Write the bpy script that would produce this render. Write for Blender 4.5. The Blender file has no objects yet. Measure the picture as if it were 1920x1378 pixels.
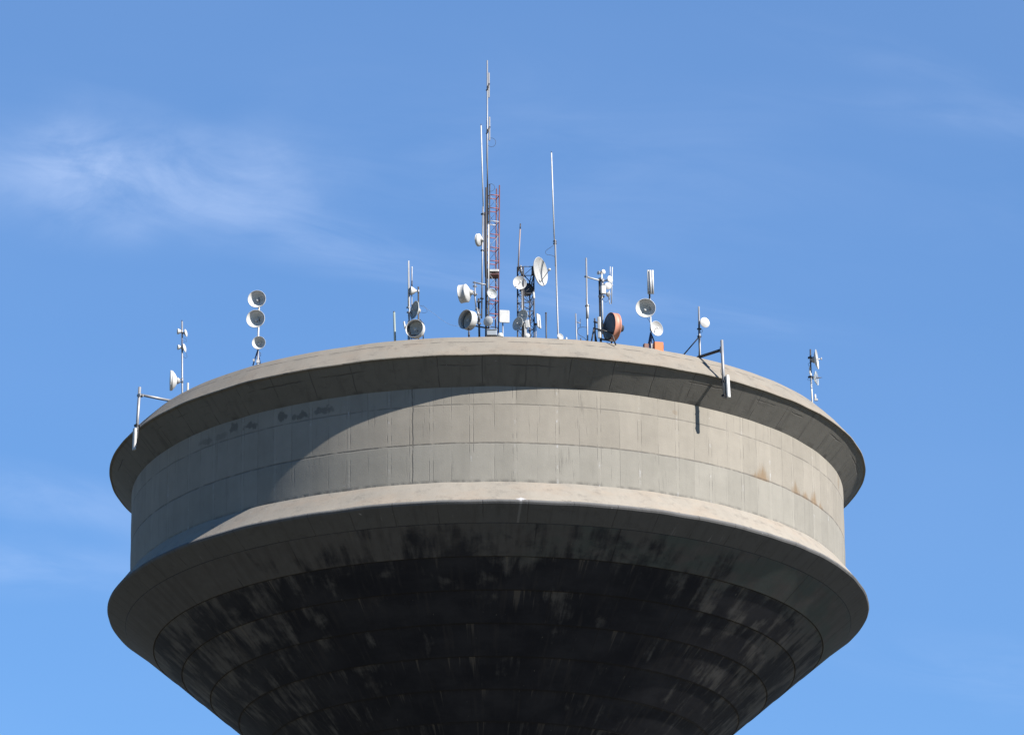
import bpy, math, random
from mathutils import Vector, Matrix
random.seed(7)
S = bpy.context.scene
COL = S.collection
R = math.radians
GZ = 1.7                      # eye height: the camera stands on the ground plane z = 0

# ------------------------------------------------------------------ camera
CAM_D, PITCH, FPX, YAW, ROLL = 158.326, R(19.3062), 9024.98, R(0.31844), R(-0.44573)
cl = Vector((0, -CAM_D, GZ))
fw = Vector((math.sin(YAW)*math.cos(PITCH), math.cos(YAW)*math.cos(PITCH), math.sin(PITCH)))
rt0 = Vector((math.cos(YAW), -math.sin(YAW), 0)); up0 = rt0.cross(fw)
rt = rt0*math.cos(ROLL)+up0*math.sin(ROLL); up = up0*math.cos(ROLL)-rt0*math.sin(ROLL)
cd = bpy.data.cameras.new('camera'); co = bpy.data.objects.new('camera', cd); COL.objects.link(co)
M = Matrix(((rt.x, up.x, -fw.x, cl.x), (rt.y, up.y, -fw.y, cl.y), (rt.z, up.z, -fw.z, cl.z), (0, 0, 0, 1)))
co.matrix_world = M
cd.sensor_width = 36; cd.lens = FPX/1920*36; cd.clip_start = 1; cd.clip_end = 20000
S.camera = co

def ray(px, py): return (fw + rt*((px-960)/FPX) - up*((py-689)/FPX))
def P(px, py, Y):             # point on the upright plane y = Y (real distance) for a photo pixel
    d = ray(px, py); return cl + d*((Y-cl.y)/d.y)
def proj(p):
    d = p-cl; w = d.dot(fw); return 960+FPX*d.dot(rt)/w, 689-FPX*d.dot(up)/w
PXM = 58.2                    # photo pixels per metre at the rim

# ------------------------------------------------------------------ sun and sky
SAZ, SEL = 54.75, 38.8
sdir = Vector((math.sin(R(SAZ))*math.cos(R(SEL)), -math.cos(R(SAZ))*math.cos(R(SEL)), math.sin(R(SEL))))
ld = bpy.data.lights.new('sun', 'SUN'); lo = bpy.data.objects.new('sun', ld); COL.objects.link(lo)
ld.energy = 5.0; ld.angle = R(0.53); ld.color = (1.0, 0.935, 0.85)
lo.rotation_euler = sdir.to_track_quat('Z', 'Y').to_euler(); lo.location = (60, -60, 120)

class NT:
    def __init__(s, tree): s.t = tree; s.n = tree.nodes; s.l = tree.links
    def new(s, typ, **kw):
        n = s.n.new(typ)
        for k, v in kw.items(): setattr(n, k, v)
        return n
    def put(s, sock, v):
        if isinstance(v, bpy.types.NodeSocket): s.l.new(v, sock)
        elif isinstance(v, (tuple, list)) and len(v) == 3 and len(sock.default_value) == 4: sock.default_value = (*v, 1)
        else: sock.default_value = v
    def m(s, op, a, b=0.0, c=0.0):
        n = s.new('ShaderNodeMath', operation=op)
        for i, v in enumerate((a, b, c)): s.put(n.inputs[i], v)
        return n.outputs[0]
    def add(s, a, b): return s.m('ADD', a, b)
    def sub(s, a, b): return s.m('SUBTRACT', a, b)
    def mul(s, a, b): return s.m('MULTIPLY', a, b)
    def mx(s, a, b): return s.m('MAXIMUM', a, b)
    def sm(s, x, a, b):       # smooth step from 0 at a to 1 at b
        n = s.new('ShaderNodeMapRange', interpolation_type='SMOOTHSTEP'); s.put(n.inputs[0], x)
        lo_, hi, f, t = (a, b, 0., 1.) if a < b else (b, a, 1., 0.)
        for i, v in zip((1, 2, 3, 4), (lo_, hi, f, t)): n.inputs[i].default_value = v
        return n.outputs[0]
    def xyz(s, x, y, z=0.0):
        n = s.new('ShaderNodeCombineXYZ')
        for i, v in enumerate((x, y, z)): s.put(n.inputs[i], v)
        return n.outputs[0]
    def sep(s, v):
        n = s.new('ShaderNodeSeparateXYZ'); s.put(n.inputs[0], v); return n.outputs
    def noise(s, vec, scale, detail=4., rough=.55, dist=0.):
        n = s.new('ShaderNodeTexNoise'); s.put(n.inputs['Vector'], vec)
        n.inputs['Scale'].default_value = scale; n.inputs['Detail'].default_value = detail
        n.inputs['Roughness'].default_value = rough; n.inputs['Distortion'].default_value = dist
        return n.outputs['Fac']
    def white(s, vec):
        n = s.new('ShaderNodeTexWhiteNoise', noise_dimensions='3D'); s.put(n.inputs['Vector'], vec); return n.outputs['Value']
    def mix(s, f, a, b, mode='MIX'):
        n = s.new('ShaderNodeMix', data_type='RGBA', blend_type=mode)
        s.put(n.inputs[0], f); s.put(n.inputs[6], a); s.put(n.inputs[7], b); return n.outputs[2]
    def bump(s, h, strength, dist):
        n = s.new('ShaderNodeBump'); s.put(n.inputs['Height'], h)
        n.inputs['Strength'].default_value = strength; n.inputs['Distance'].default_value = dist; return n.outputs[0]

w = bpy.data.worlds.new('World'); S.world = w; w.use_nodes = True
nt = NT(w.node_tree); nt.n.clear()
sky = nt.new('ShaderNodeTexSky', sky_type='NISHITA', sun_disc=False)
sky.sun_elevation = R(SEL); sky.sun_rotation = R(180-SAZ); sky.altitude = 600; sky.air_density = 1.0; sky.dust_density = 0.15; sky.ozone_density = 4.0
tc = nt.new('ShaderNodeTexCoord'); d = nt.sep(tc.outputs['Generated'])
yy = nt.mx(d[1], .05); cx = nt.m('DIVIDE', d[0], yy); cz = nt.m('DIVIDE', d[2], yy)     # bearing and height of the high cloud sheet
def dirxz(px, py): r_ = ray(px, py); return r_.x/r_.y, r_.z/r_.y
front = nt.sm(d[1], .3, .6)
warp = nt.noise(nt.xyz(cx, cz, 3.1), 18., 3.)
def wisp(px, py, rx, ry, tilt, gain, seed, sx, sy, lo_, hi):
    """one thin cirrus streak: an oval of sky broken up by stretched noise"""
    X, Z = dirxz(px, py); c, s_ = math.cos(R(tilt)), math.sin(R(tilt))
    a, b = nt.sub(cx, X), nt.sub(cz, Z)
    U = nt.add(nt.mul(a, c), nt.mul(b, s_)); V = nt.sub(nt.mul(b, c), nt.mul(a, s_))
    k = PXM*0+9025.
    e = nt.m('SQRT', nt.add(nt.m('POWER', nt.mul(U, k/rx), 2.), nt.m('POWER', nt.mul(V, k/ry), 2.)))
    e = nt.add(e, nt.mul(nt.sub(warp, .5), 1.3))
    n = nt.noise(nt.xyz(nt.mul(U, sx), nt.mul(V, sy*.9), seed), 1., 7., .60, .8)
    return nt.mul(nt.mul(nt.sm(e, 1.25, .05), nt.sm(n, lo_, hi)), gain)
cl_list = [wisp(260, 345, 420, 150, -4, .205, 1.3, 34, 66, .15, .85), wisp(170, 320, 240, 85, -8, .09, 4.3, 60, 95, .3, .8),
           wisp(420, 375, 220, 80, 12, .09, 2.2, 50, 110, .25, .8), wisp(520, 330, 130, 60, -35, .06, 2.9, 50, 120, .25, .8),
           wisp(760, 500, 560, 55, -10, .085, 5.5, 22, 150, .25, .8), wisp(620, 430, 320, 60, -16, .06, 6.5, 26, 150, .25, .8),
           wisp(90, 1060, 380, 70, -3, .10, 7.7, 18, 100, .15, .8), wisp(110, 940, 380, 70, -14, .095, 8.8, 20, 100, .15, .8),
           wisp(1830, 220, 480, 60, -7, .055, 9.1, 20, 120, .2, .8), wisp(1650, 110, 420, 60, -18, .03, 3.9, 25, 120, .3, .8),
           wisp(1250, 580, 460, 55, -9, .06, 10.4, 22, 150, .25, .8), wisp(1850, 1260, 420, 80, -10, .05, 11.6, 22, 120, .25, .8),
           wisp(1000, 330, 1100, 260, -6, .04, 12.3, 18, 70, .25, .85)]
cm = cl_list[0]
for c_ in cl_list[1:]: cm = nt.add(cm, c_)
veil = nt.add(.068, nt.mul(nt.noise(nt.xyz(nt.mul(cx, 6.), nt.mul(cz, 14.), 2.2), 1., 3.), .04))      # thin high cirrus over the northern sky
cm = nt.m('MINIMUM', nt.mul(nt.add(cm, veil), front), .6)
SKY = 0.065
hsv = nt.new('ShaderNodeHueSaturation'); nt.put(hsv.inputs['Color'], sky.outputs[0])
hsv.inputs['Saturation'].default_value = 1.3; hsv.inputs['Hue'].default_value = .5025
skycol = nt.mix(cm, hsv.outputs[0], (7.0, 7.6, 8.9))
bg = nt.new('ShaderNodeBackground'); nt.put(bg.inputs[0], skycol); bg.inputs[1].default_value = SKY
wo = nt.new('ShaderNodeOutputWorld'); nt.l.new(bg.outputs[0], wo.inputs[0])

S.view_settings.view_transform = 'Standard'; S.view_settings.look = 'None'
S.view_settings.exposure = 1.4; S.view_settings.gamma = 1

# ------------------------------------------------------------------ materials
def mat(name):
    m_ = bpy.data.materials.new(name); m_.use_nodes = True; t = NT(m_.node_tree)
    return m_, t, t.n['Principled BSDF']
def painted(name, col, rough=.45, metal=0., dirt=.25, scale=6., dirtcol=(.12, .11, .10)):
    m_, t, b = mat(name); g = t.new('ShaderNodeTexCoord').outputs['Object']
    n1 = t.noise(g, scale, 5., .6); n2 = t.noise(g, scale*7, 3., .6)
    f = t.mul(t.sm(t.add(t.mul(n1, .7), t.mul(n2, .3)), .42, .72), dirt)
    t.put(b.inputs['Base Color'], t.mix(f, col, dirtcol)); b.inputs['Metallic'].default_value = metal
    t.put(b.inputs['Roughness'], t.add(rough, t.mul(n2, .15)))
    return m_
MW = painted('white_paint', (0.376, 0.383, 0.383), .42, 0, .32)
MWD = painted('weathered_white_paint', (0.278, 0.285, 0.285), .5, 0, .45)
MGR = painted('grey_cloth_and_bowl_shade', (0.331, 0.357, 0.365), .55, 0, .2)
MGAL = painted('galvanised_steel', (0.209, 0.216, 0.230), .45, .45, .35, 9.)
MDK = painted('dark_steel', (0.024, 0.025, 0.030), .5, .2, .3, 9., (.10, .08, .07))
MBLU = painted('dark_blue_steel', (0.021, 0.035, 0.090), .5, .1, .3)
MRED = painted('red_paint', (0.20, 0.047, 0.037), .5, 0, .35, 8., (.25, .10, .08))
MMAST = painted('dark_red_paint', (0.087, 0.024, 0.023), .5, .1, .5, 9., (.04, .035, .04))
MORG = painted('salmon_orange_paint', (0.348, 0.144, 0.096), .5, 0, .4, 4., (.22, .13, .10))
MOR2 = painted('bright_orange_paint', (0.42, 0.115, 0.026), .5, 0, .4, 5., (.25, .10, .05))
MOR3 = painted('brown_orange_paint', (0.090, 0.021, 0.009), .5, 0, .4)
MBLK = painted('black_rubber', (0.014, 0.014, 0.016), .6, 0, .1)
MGRN = painted('grey_green_paint', (0.153, 0.195, 0.188), .5, 0, .3)
MCAVE = painted('dark_radome_and_drum_shade', (0.031, 0.042, 0.063), .5, 0, .2)

U0 = 12.25; NP = 56; PW = 2*math.pi*U0/NP
def uvnodes(t):
    u = t.new('ShaderNodeUVMap'); s_ = t.sep(u.outputs[0]); return s_[0], s_[1]
def jline(t, u, pitch, off, wd, jitter):   # 1 on thin upright joint lines
    uu = t.add(t.add(u, -off), jitter)
    f = t.m('PINGPONG', uu, pitch/2)       # distance to nearest multiple of pitch
    return f
def concrete(name, kind):
    m_, t, b = mat(name); u, v = uvnodes(t)
    seed = {'wall': 0., 'cornice': 20., 'ledge': 40., 'roof': 60., 'shaft': 80., 'bowl': 100.}[kind]
    big = t.noise(t.xyz(t.mul(u, .35), t.mul(v, .5), seed), 1., 4.)
    streak = t.noise(t.xyz(t.mul(u, 3.2), t.mul(v, .28), seed+3), 1., 5., .62)
    mid = t.noise(t.xyz(u, v, seed+5), 2.4, 6., .65)
    fine = t.noise(t.xyz(u, v, seed+7), 22., 4., .7)
    base = {'wall': (0.178, 0.166, 0.144), 'cornice': (0.162, 0.149, 0.128), 'ledge': (0.183, 0.169, 0.147)}.get(kind, (0.148, 0.137, 0.121))
    val = t.add(.60, t.mul(big, .26)); val = t.add(val, t.mul(streak, .20)); val = t.add(val, t.mul(mid, .24)); val = t.add(val, t.mul(fine, .12))
    height = t.add(t.mul(mid, .5), t.mul(fine, .5))
    jit = t.mul(t.sub(t.noise(t.xyz(t.mul(u, .7), t.mul(v, 3.), seed+9), 1., 3.), .5), .05)
    gate = t.noise(t.xyz(t.mul(u, .9), t.mul(v, 1.6), seed+11), 1., 3.)
    dark = None
    if kind == 'wall':
        U = t.add(u, -.0745*U0)
        wob = t.mul(t.sub(t.white(t.xyz(t.m('ROUND', t.m('DIVIDE', U, PW)), 1., 2.)), .5), .10)
        Uj = t.add(U, wob)
        f = t.m('PINGPONG', Uj, PW/2)
        strip = t.sm(f, .062, .052)
        edge = t.mul(t.sm(t.m('ABSOLUTE', t.sub(f, .062)), .020, .006), t.sm(gate, .44, .62))
        h2 = t.m('PINGPONG', t.add(t.add(U, PW/2), jit), PW/2)
        half = t.mul(t.sm(h2, .018, .006), t.sm(t.noise(t.xyz(t.mul(u, 1.1), t.mul(v, .9), 13.), 1., 2.), .40, .58))
        # horizontal pour joints, v measured downwards from the wall top
        jv = t.mul(t.sub(t.noise(t.xyz(t.mul(u, 1.3), 0., 4.), 1., 5., .7), .5), .07)
        row1 = t.m('ABSOLUTE', t.add(t.sub(v, .72), jv)); row2 = t.m('ABSOLUTE', t.add(t.sub(v, 2.02), jv))
        hl = t.mul(t.mx(t.mul(t.sm(row1, .035, .008), .75), t.sm(row2, .042, .010)), t.sm(t.noise(t.xyz(t.mul(u, 1.9), v, 31.), 1., 4.), .30, .55))
        foot = t.mul(t.sm(v, 3.20, 3.32), t.sm(t.noise(t.xyz(t.mul(u, 4.), v, 41.), 1., 4.), .35, .65))
        row = t.add(t.m('GREATER_THAN', v, .72), t.m('GREATER_THAN', v, 2.02))
        col_i = t.m('FLOOR', t.m('DIVIDE', U, PW/2))
        rnd = t.white(t.xyz(col_i, row, 5.5))
        val = t.add(val, t.mul(t.sub(rnd, .5), .15))
        val = t.add(val, t.mul(strip, .055))
        cool = t.mul(t.m('GREATER_THAN', v, 2.02), .6)
        c = t.mix(cool, base, (0.164, 0.162, 0.147))
        # rusty seepage patches above the lower joint
        th = math.atan2
        rust = None
        for (uu_, vv_, ru, rv, g_) in STAINS:
            q = t.add(t.m('POWER', t.mul(t.sub(u, uu_), 1/ru), 2.), t.m('POWER', t.mul(t.sub(v, vv_), 1/rv), 2.))
            q = t.add(t.m('SQRT', q), t.mul(t.sub(t.noise(t.xyz(t.mul(u, 7.), t.mul(v, 2.4), 51.), 1., 5., .7), .5), 2.2))
            q = t.mul(t.sm(q, 1.05, .45), g_); rust = q if rust is None else t.mx(rust, q)
        nf = t.mul(t.sub(t.noise(t.xyz(t.mul(u, 5.), t.mul(v, 1.1), 81.), 1., 5., .68), .5), 1.9)
        up_ = t.sub(2.02, v); ok = t.m('GREATER_THAN', up_, -.03)
        for (uu_, ru, rv, g_) in FLAME:
            q = t.add(t.add(t.mul(t.m('ABSOLUTE', t.sub(u, uu_)), 1/ru), t.mul(t.m('ABSOLUTE', up_), 1/rv)), nf)
            rust = t.mx(rust, t.mul(t.mul(t.sm(q, 1.35, .35), g_), ok))
        c = t.mix(rust, c, (0.122, 0.080, 0.042))
        mold = None
        for (uu_, vv_, ru, rv, g_) in SMUDGE:
            q = t.add(t.m('POWER', t.mul(t.sub(u, uu_), 1/ru), 2.), t.m('POWER', t.mul(t.sub(v, vv_), 1/rv), 2.))
            q = t.add(t.m('SQRT', q), t.mul(t.sub(t.noise(t.xyz(t.mul(u, 5.), t.mul(v, 4.), 57.), 1., 3., .6), .5), 2.2))
            q = t.mul(t.sm(q, 1.0, .5), g_); mold = q if mold is None else t.mx(mold, q)
        c = t.mix(mold, c, (0.024, 0.024, 0.024))
        dark = t.mx(t.mx(t.mul(edge, .36), t.mul(half, .30)), t.mx(t.mul(hl, .55), t.mul(foot, .5)))
        crack = t.mul(t.sm(t.m('ABSOLUTE', t.sub(t.add(u, t.mul(jit, 1.5)), CRACK_U)), .035, .008), t.sm(gate, .30, .45))
        dark = t.mx(dark, t.mul(crack, .55))
        drip = t.mul(t.sm(t.noise(t.xyz(t.mul(u, 7.), t.mul(v, .55), 61.), 1., 4., .6), .60, .74), .28)
        dark = t.mx(dark, drip)
        # lime spots that ran out of the strip joints
        wv = t.mul(t.mul(t.sm(t.add(f, t.mul(t.sub(t.noise(t.xyz(t.mul(u, 9.), t.mul(v, 6.), 73.), 1., 3.), .5), .09)), .035, .005), t.sm(t.noise(t.xyz(t.mul(u, 2.3), t.mul(v, 2.6), 71.), 1., 4., .65), .55, .70)), .7)
        fleck = t.mul(t.sm(t.noise(t.xyz(u, v, 75.), 9., 2.), .745, .775), .7)
        lime = t.mx(wv, fleck)
        height = t.sub(height, t.mul(dark, 2.))
    elif kind in ('cornice', 'ledge'):
        off = (.0745+.026)*U0
        f = t.m('PINGPONG', t.add(t.add(u, -off), t.mul(jit, 1.4)), PW/2)
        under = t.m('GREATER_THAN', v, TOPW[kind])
        jn = t.mul(t.mul(t.sm(f, .026, .008), t.sm(gate, .33, .55)), t.mul(under, .6))
        jv = t.mul(t.sub(t.noise(t.xyz(t.mul(u, 1.1), 0., seed+4), 1., 6., .75), .5), .16)
        if kind == 'cornice':
            l1 = t.mul(t.sm(t.m('ABSOLUTE', t.add(t.sub(v, .89), t.mul(jv, .6))), .030, .006), t.sm(t.noise(t.xyz(t.mul(u, 1.6), v, seed+15), 1., 3.), .38, .55))
            l2 = t.mul(t.sm(t.m('ABSOLUTE', t.add(t.sub(v, TOPW[kind]+.36), t.mul(jv, 1.3))), .034, .006), t.sm(t.noise(t.xyz(t.mul(u, .5), v, seed+16), 1., 3.), .46, .58))
            ends = t.mul(t.mul(t.sm(v, TOPW[kind]+.93, TOPW[kind]+1.07), t.sm(t.noise(t.xyz(t.mul(u, 1.5), 0., seed+17), 1., 4.), .48, .66)), .6)
            dark = t.mx(t.mx(jn, t.mul(l1, .75)), t.mx(t.mul(l2, .7), ends))
        else:
            dark = jn
        chip = t.mul(t.mul(t.sm(t.m('ABSOLUTE', t.sub(v, TOPW[kind]-.02)), .09, .02), t.sm(t.noise(t.xyz(t.mul(u, 3.5), t.mul(v, 6.), seed+31), 1., 4., .65), .56, .66)), .5)
        dark = t.mx(dark, chip)
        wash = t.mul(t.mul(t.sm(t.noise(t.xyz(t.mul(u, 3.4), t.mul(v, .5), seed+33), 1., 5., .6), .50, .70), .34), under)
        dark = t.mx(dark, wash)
        blot = t.mul(t.sm(t.noise(t.xyz(t.mul(u, 1.9), t.mul(v, 2.4), seed+21), 1., 6., .72), .50, .74), .36)
        dark = t.mx(dark, blot)
        pink = t.mul(t.sm(t.noise(t.xyz(t.mul(u, .8), t.mul(v, 1.5), seed+23), 1., 5., .65), .42, .7), .45)
        c = t.mix(pink, base, (base[0]*1.06, base[1]*.94, base[2]*.86))
        # the underside has a darker, greyer base colour than the top
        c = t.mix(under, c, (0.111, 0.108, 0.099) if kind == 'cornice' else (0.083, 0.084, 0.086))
        sp = t.mul(t.sm(t.noise(t.xyz(u, v, seed+25), 6., 3.), .72, .76), .7)
        if kind == 'ledge':
            # bird lime over the edge beside the middle strip, with thin white runs below
            du = t.m('ABSOLUTE', t.sub(u, .082*U0))
            q = t.add(t.mul(du, 1/.22), t.mul(t.m('ABSOLUTE', t.sub(v, TOPW['ledge']-.04)), 1/.10))
            q = t.add(q, t.mul(t.sub(t.noise(t.xyz(u, v, 99.), 9., 4.), .5), 1.2))
            run = t.mul(t.sm(t.m('ABSOLUTE', t.sub(u, t.sub(.082*U0, t.mul(t.sub(v, TOPW['ledge']), .06)))), .055, .015), t.mul(under, .28))
            run2 = t.mul(t.mul(under, t.sm(t.noise(t.xyz(t.mul(u, 5.), t.mul(v, .7), 123.), 1., 4.), .66, .74)), .25)
            lime = t.mx(t.mx(t.sm(q, 1.0, .5), run), t.mx(run2, sp))
        else:
            lime = t.mul(sp, .6)
        height = t.sub(height, t.mul(dark, 1.2))
    else:
        c = base; dark = t.mul(t.sm(big, .5, .8), .3); lime = 0.
    vm = t.new('ShaderNodeVectorMath', operation='SCALE'); t.put(vm.inputs[0], c); t.put(vm.inputs['Scale'], val)
    c = vm.outputs[0]
    c = t.mix(dark, c, (0.039, 0.037, 0.037)); c = t.mix(lime, c, (0.280, 0.284, 0.297))
    t.put(b.inputs['Base Color'], c); b.inputs['Roughness'].default_value = .92
    b.inputs['Specular IOR Level'].default_value = .2
    t.put(b.inputs['Normal'], t.bump(height, .35, .02))
    return m_

def bowl_concrete():
    m_, t, b = mat('mould_blackened_concrete'); u, v = uvnodes(t)
    # v runs down the slope in metres; one formwork band is BL metres
    band = t.m('FLOOR', t.m('DIVIDE', v, BL)); fr = t.m('FRACT', t.m('DIVIDE', v, BL))
    bs = t.mul(band, 7.13)
    st = t.noise(t.xyz(t.mul(u, .95), t.mul(v, .33), bs), 1., 4., .58, .25)
    st2 = t.noise(t.xyz(t.mul(u, 3.6), t.mul(v, .5), t.add(bs, 3.)), 1., 4., .55)
    bl = t.noise(t.xyz(t.mul(u, .40), t.mul(v, .8), 31.), 1., 5., .6)
    patch = t.noise(t.xyz(t.mul(u, .9), t.mul(v, .95), 33.), 1., 6., .64, .5)
    mid = t.noise(t.xyz(u, v, 35.), 2.2, 6., .7); fine = t.noise(t.xyz(u, v, 37.), 20., 4., .7)
    first = t.m('LESS_THAN', v, BL)
    side = t.sm(t.m('ABSOLUTE', t.add(u, -.8)), 4.0, 14.5)              # cleaner towards both flanks
    k = t.add(t.add(t.mul(st, .62), t.mul(bl, .45)), t.mul(st2, .26))
    k = t.add(k, t.mul(t.sub(patch, .5), .46))
    k = t.add(k, t.mul(first, t.add(-.15, t.mul(side, -.05)))); k = t.sub(k, t.mul(side, .135)); k = t.add(k, t.mul(t.m('MINIMUM', t.m('DIVIDE', v, 5.), 1.), .12))
    k = t.add(k, t.mul(fr, .03))
    mould = t.sm(k, .50, .70)
    grey = t.mix(mid, (0.055, 0.053, 0.053), (0.100, 0.099, 0.100))
    grey = t.mix(t.mul(t.sm(st2, .35, .7), .5), grey, (0.050, 0.047, 0.046))
    green = t.mul(t.mul(t.sm(u, -2., 5.), t.sm(t.noise(t.xyz(t.mul(u, .7), t.mul(v, 1.2), 41.), 1., 5., .65), .38, .62)), t.sm(v, BL*1.6, BL*.8))
    grey = t.mix(t.mul(green, .7), grey, (0.052, 0.070, 0.068))
    black = t.mix(t.sm(bl, .35, .75), (0.009, 0.010, 0.015), (0.023, 0.024, 0.030))
    black = t.mix(t.mul(t.sm(st2, .52, .72), .5), black, (0.032, 0.030, 0.032))
    c = t.mix(mould, grey, black)
    # short pale lime runs that start under each band joint and thin out downwards
    rn = t.noise(t.xyz(t.mul(u, 4.2), t.mul(v, .22), t.add(bs, 11.)), 1., 4., .6)
    run = t.mul(t.mul(t.sm(t.sub(rn, t.mul(fr, .14)), .55, .66), t.sm(fr, .85, .15)), .5)
    run = t.mul(run, t.sm(t.noise(t.xyz(t.mul(u, .35), t.mul(band, 3.3), 53.), 1., 2.), .42, .6))
    c = t.mix(run, c, (0.113, 0.103, 0.092))
    drop = t.mul(t.sm(t.noise(t.xyz(t.mul(u, 2.3), t.mul(v, 1.1), 61.), 3., 2.), .735, .77), .5)
    c = t.mix(drop, c, (0.124, 0.117, 0.105))
    # joints
    jit = t.mul(t.sub(t.noise(t.xyz(t.mul(u, .8), t.mul(v, 2.), 9.), 1., 3.), .5), .05)
    ring = t.sm(t.m('PINGPONG', v, BL/2), .030, .010)
    seg = t.m('PINGPONG', t.add(t.add(u, jit), t.mul(t.white(t.xyz(band, 3., 1.)), PW)), PW)
    seg = t.mul(t.sm(seg, .03, .008), t.sm(t.noise(t.xyz(u, v, 71.), .8, 2.), .45, .6))
    dk = t.mx(t.mul(ring, .8), t.mul(seg, .6))
    c = t.mix(dk, c, (0.012, 0.012, 0.014))
    t.put(b.inputs['Base Color'], c); b.inputs['Roughness'].default_value = .9
    b.inputs['Specular IOR Level'].default_value = .25
    t.put(b.inputs['Normal'], t.bump(t.sub(t.add(t.mul(mid, .5), t.mul(fine, .4)), dk), .4, .02))
    return m_

# ------------------------------------------------------------------ object helpers
def tag(o, label=None, cat=None, group=None, kind=None):
    if label: o['label'] = label
    if cat: o['category'] = cat
    if group: o['group'] = group
    if kind: o['kind'] = kind
    return o
def thing(name, label, cat, loc, group=None):
    o = bpy.data.objects.new(name, None); COL.objects.link(o); o.location = loc; o.empty_display_size = .2
    return tag(o, label, cat, group)
class MB:
    """collects world-space faces and links them as one mesh object"""
    def __init__(s): s.v = []; s.f = []; s.sm = []
    def addv(s, pts): i = len(s.v); s.v += [Vector(p) for p in pts]; return i
    def face(s, idx, smooth=False): s.f.append(tuple(idx)); s.sm.append(smooth)
    def tube(s, pts, r, n=10, cap=True, r2=None):
        pts = [Vector(p) for p in pts]; k = len(pts); base = len(s.v); prev = None
        for i, p in enumerate(pts):
            d_ = (pts[min(i+1, k-1)]-pts[max(i-1, 0)]).normalized()
            if prev is None:
                a = d_.orthogonal().normalized()
            else:
                a = (prev-d_*prev.dot(d_)).normalized()
            prev = a; b_ = d_.cross(a)
            rr = r if r2 is None else r+(r2-r)*i/(k-1)
            s.addv([p+(a*math.cos(2*math.pi*j/n)+b_*math.sin(2*math.pi*j/n))*rr for j in range(n)])
        for i in range(k-1):
            for j in range(n):
                a0 = base+i*n+j; a1 = base+i*n+(j+1) % n
                s.face((a0, a1, a1+n, a0+n), True)
        if cap:
            s.face([base+j for j in range(n)][::-1]); s.face([base+(k-1)*n+j for j in range(n)])
        return s
    def lathe(s, prof, o, ax, n=40, closed=False, ref=None):
        """prof: (radius, distance along axis ax from o)"""
        ax = Vector(ax).normalized(); a = (ref or ax.orthogonal()).normalized(); a = (a-ax*a.dot(ax)).normalized(); b_ = ax.cross(a)
        base = len(s.v); k = len(prof)
        for (r, h) in prof:
            s.addv([o+ax*h+(a*math.cos(2*math.pi*j/n)+b_*math.sin(2*math.pi*j/n))*max(r, 1e-4) for j in range(n)])
        for i in range(k-1 if not closed else k):
            i2 = (i+1) % k
            for j in range(n):
                s.face((base+i*n+j, base+i*n+(j+1) % n, base+i2*n+(j+1) % n, base+i2*n+j), True)
        return s
    def box(s, c, x, y, z, bev=.12):
        """box about c with half-axis vectors x, y, z and chamfered upright edges"""
        x, y, z = Vector(x), Vector(y), Vector(z); c = Vector(c)
        k = 1-bev*min(x.length, y.length)/x.length; q = 1-bev*min(x.length, y.length)/y.length
        ring = [(1, q), (k, 1), (-k, 1), (-1, q), (-1, -q), (-k, -1), (k, -1), (1, -q)]
        e = .9
        lev = [(-1, e), (-.96, 1), (.96, 1), (1, e)]
        b0 = len(s.v)
        for (h, sc) in lev: s.addv([c+x*a*sc+y*b_*sc+z*h for a, b_ in ring])
        for i in range(3):
            for j in range(8): s.face((b0+i*8+j, b0+i*8+(j+1) % 8, b0+(i+1)*8+(j+1) % 8, b0+(i+1)*8+j))
        s.face([b0+j for j in range(8)][::-1]); s.face([b0+24+j for j in range(8)])
        return s
    def build(s, name, m_, parent=None, label=None):
        o0 = Vector((0, 0, 0)); p = parent
        while p is not None: o0 = o0+p.location; p = p.parent
        me = bpy.data.meshes.new(name); loc = Vector((0, 0, 0))
        me.from_pydata([tuple(q-o0) for q in s.v], [], s.f); me.polygons.foreach_set('use_smooth', s.sm)
        me.materials.append(m_); me.update()
        o = bpy.data.objects.new(name, me); COL.objects.link(o)
        if parent is not None: o.parent = parent
        if label: o['label'] = label
        return o

# ------------------------------------------------------------------ the water tower
RA, ZA = 12.245, 52.239+GZ
RB, ZB = 13.032, 51.364+GZ
RC, ZC = 12.250, 50.618+GZ
RD, ZD = 12.330, 47.298+GZ
RE, ZE = 13.000, 46.447+GZ
RF, ZF = 12.380, 45.920+GZ
DRF, DZF = -.976, -.829
BL = math.hypot(DRF, DZF)
TOPW = {'cornice': .505+math.hypot(RB-RA, ZB-ZA)+.03, 'ledge': math.hypot(RE-RD, ZE-ZD)+.03}

def wall_uv(px, py):          # where a pixel of the photo lies on the wall
    d_ = ray(px, py); a = d_.x**2+d_.y**2; b_ = 2*cl.y*d_.y; c_ = cl.y**2-RC**2
    p = cl+d_*((-b_-math.sqrt(b_*b_-4*a*c_))/2/a)
    return math.atan2(p.x, -p.y)*U0, ZC-p.z
STAINS = []
for (px, py, wx, wy, g_) in ((1265, 775, 16, 10, .35), (1572, 905, 8, 34, .4)):
    a, b_ = wall_uv(px, py); ct = math.cos(a/U0); STAINS.append((a, b_, wx*.45/PXM/max(ct, .3), wy*.62/PXM, g_*.8))
FLAME = []                    # seepage that crept up from the lower pour joint
for (px, py, wx, wy, g_) in ((1430, 893, 15, 34, .75), (1417, 889, 9, 12, .6), (1492, 915, 10, 24, .7), (1510, 925, 9, 16, .7), (1526, 934, 10, 26, .75), (1539, 942, 6, 12, .6)):
    a, b_ = wall_uv(px, py); ct = math.cos(a/U0); FLAME.append((a, wx/PXM/max(ct, .3), wy/PXM, g_))
SMUDGE = []
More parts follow.
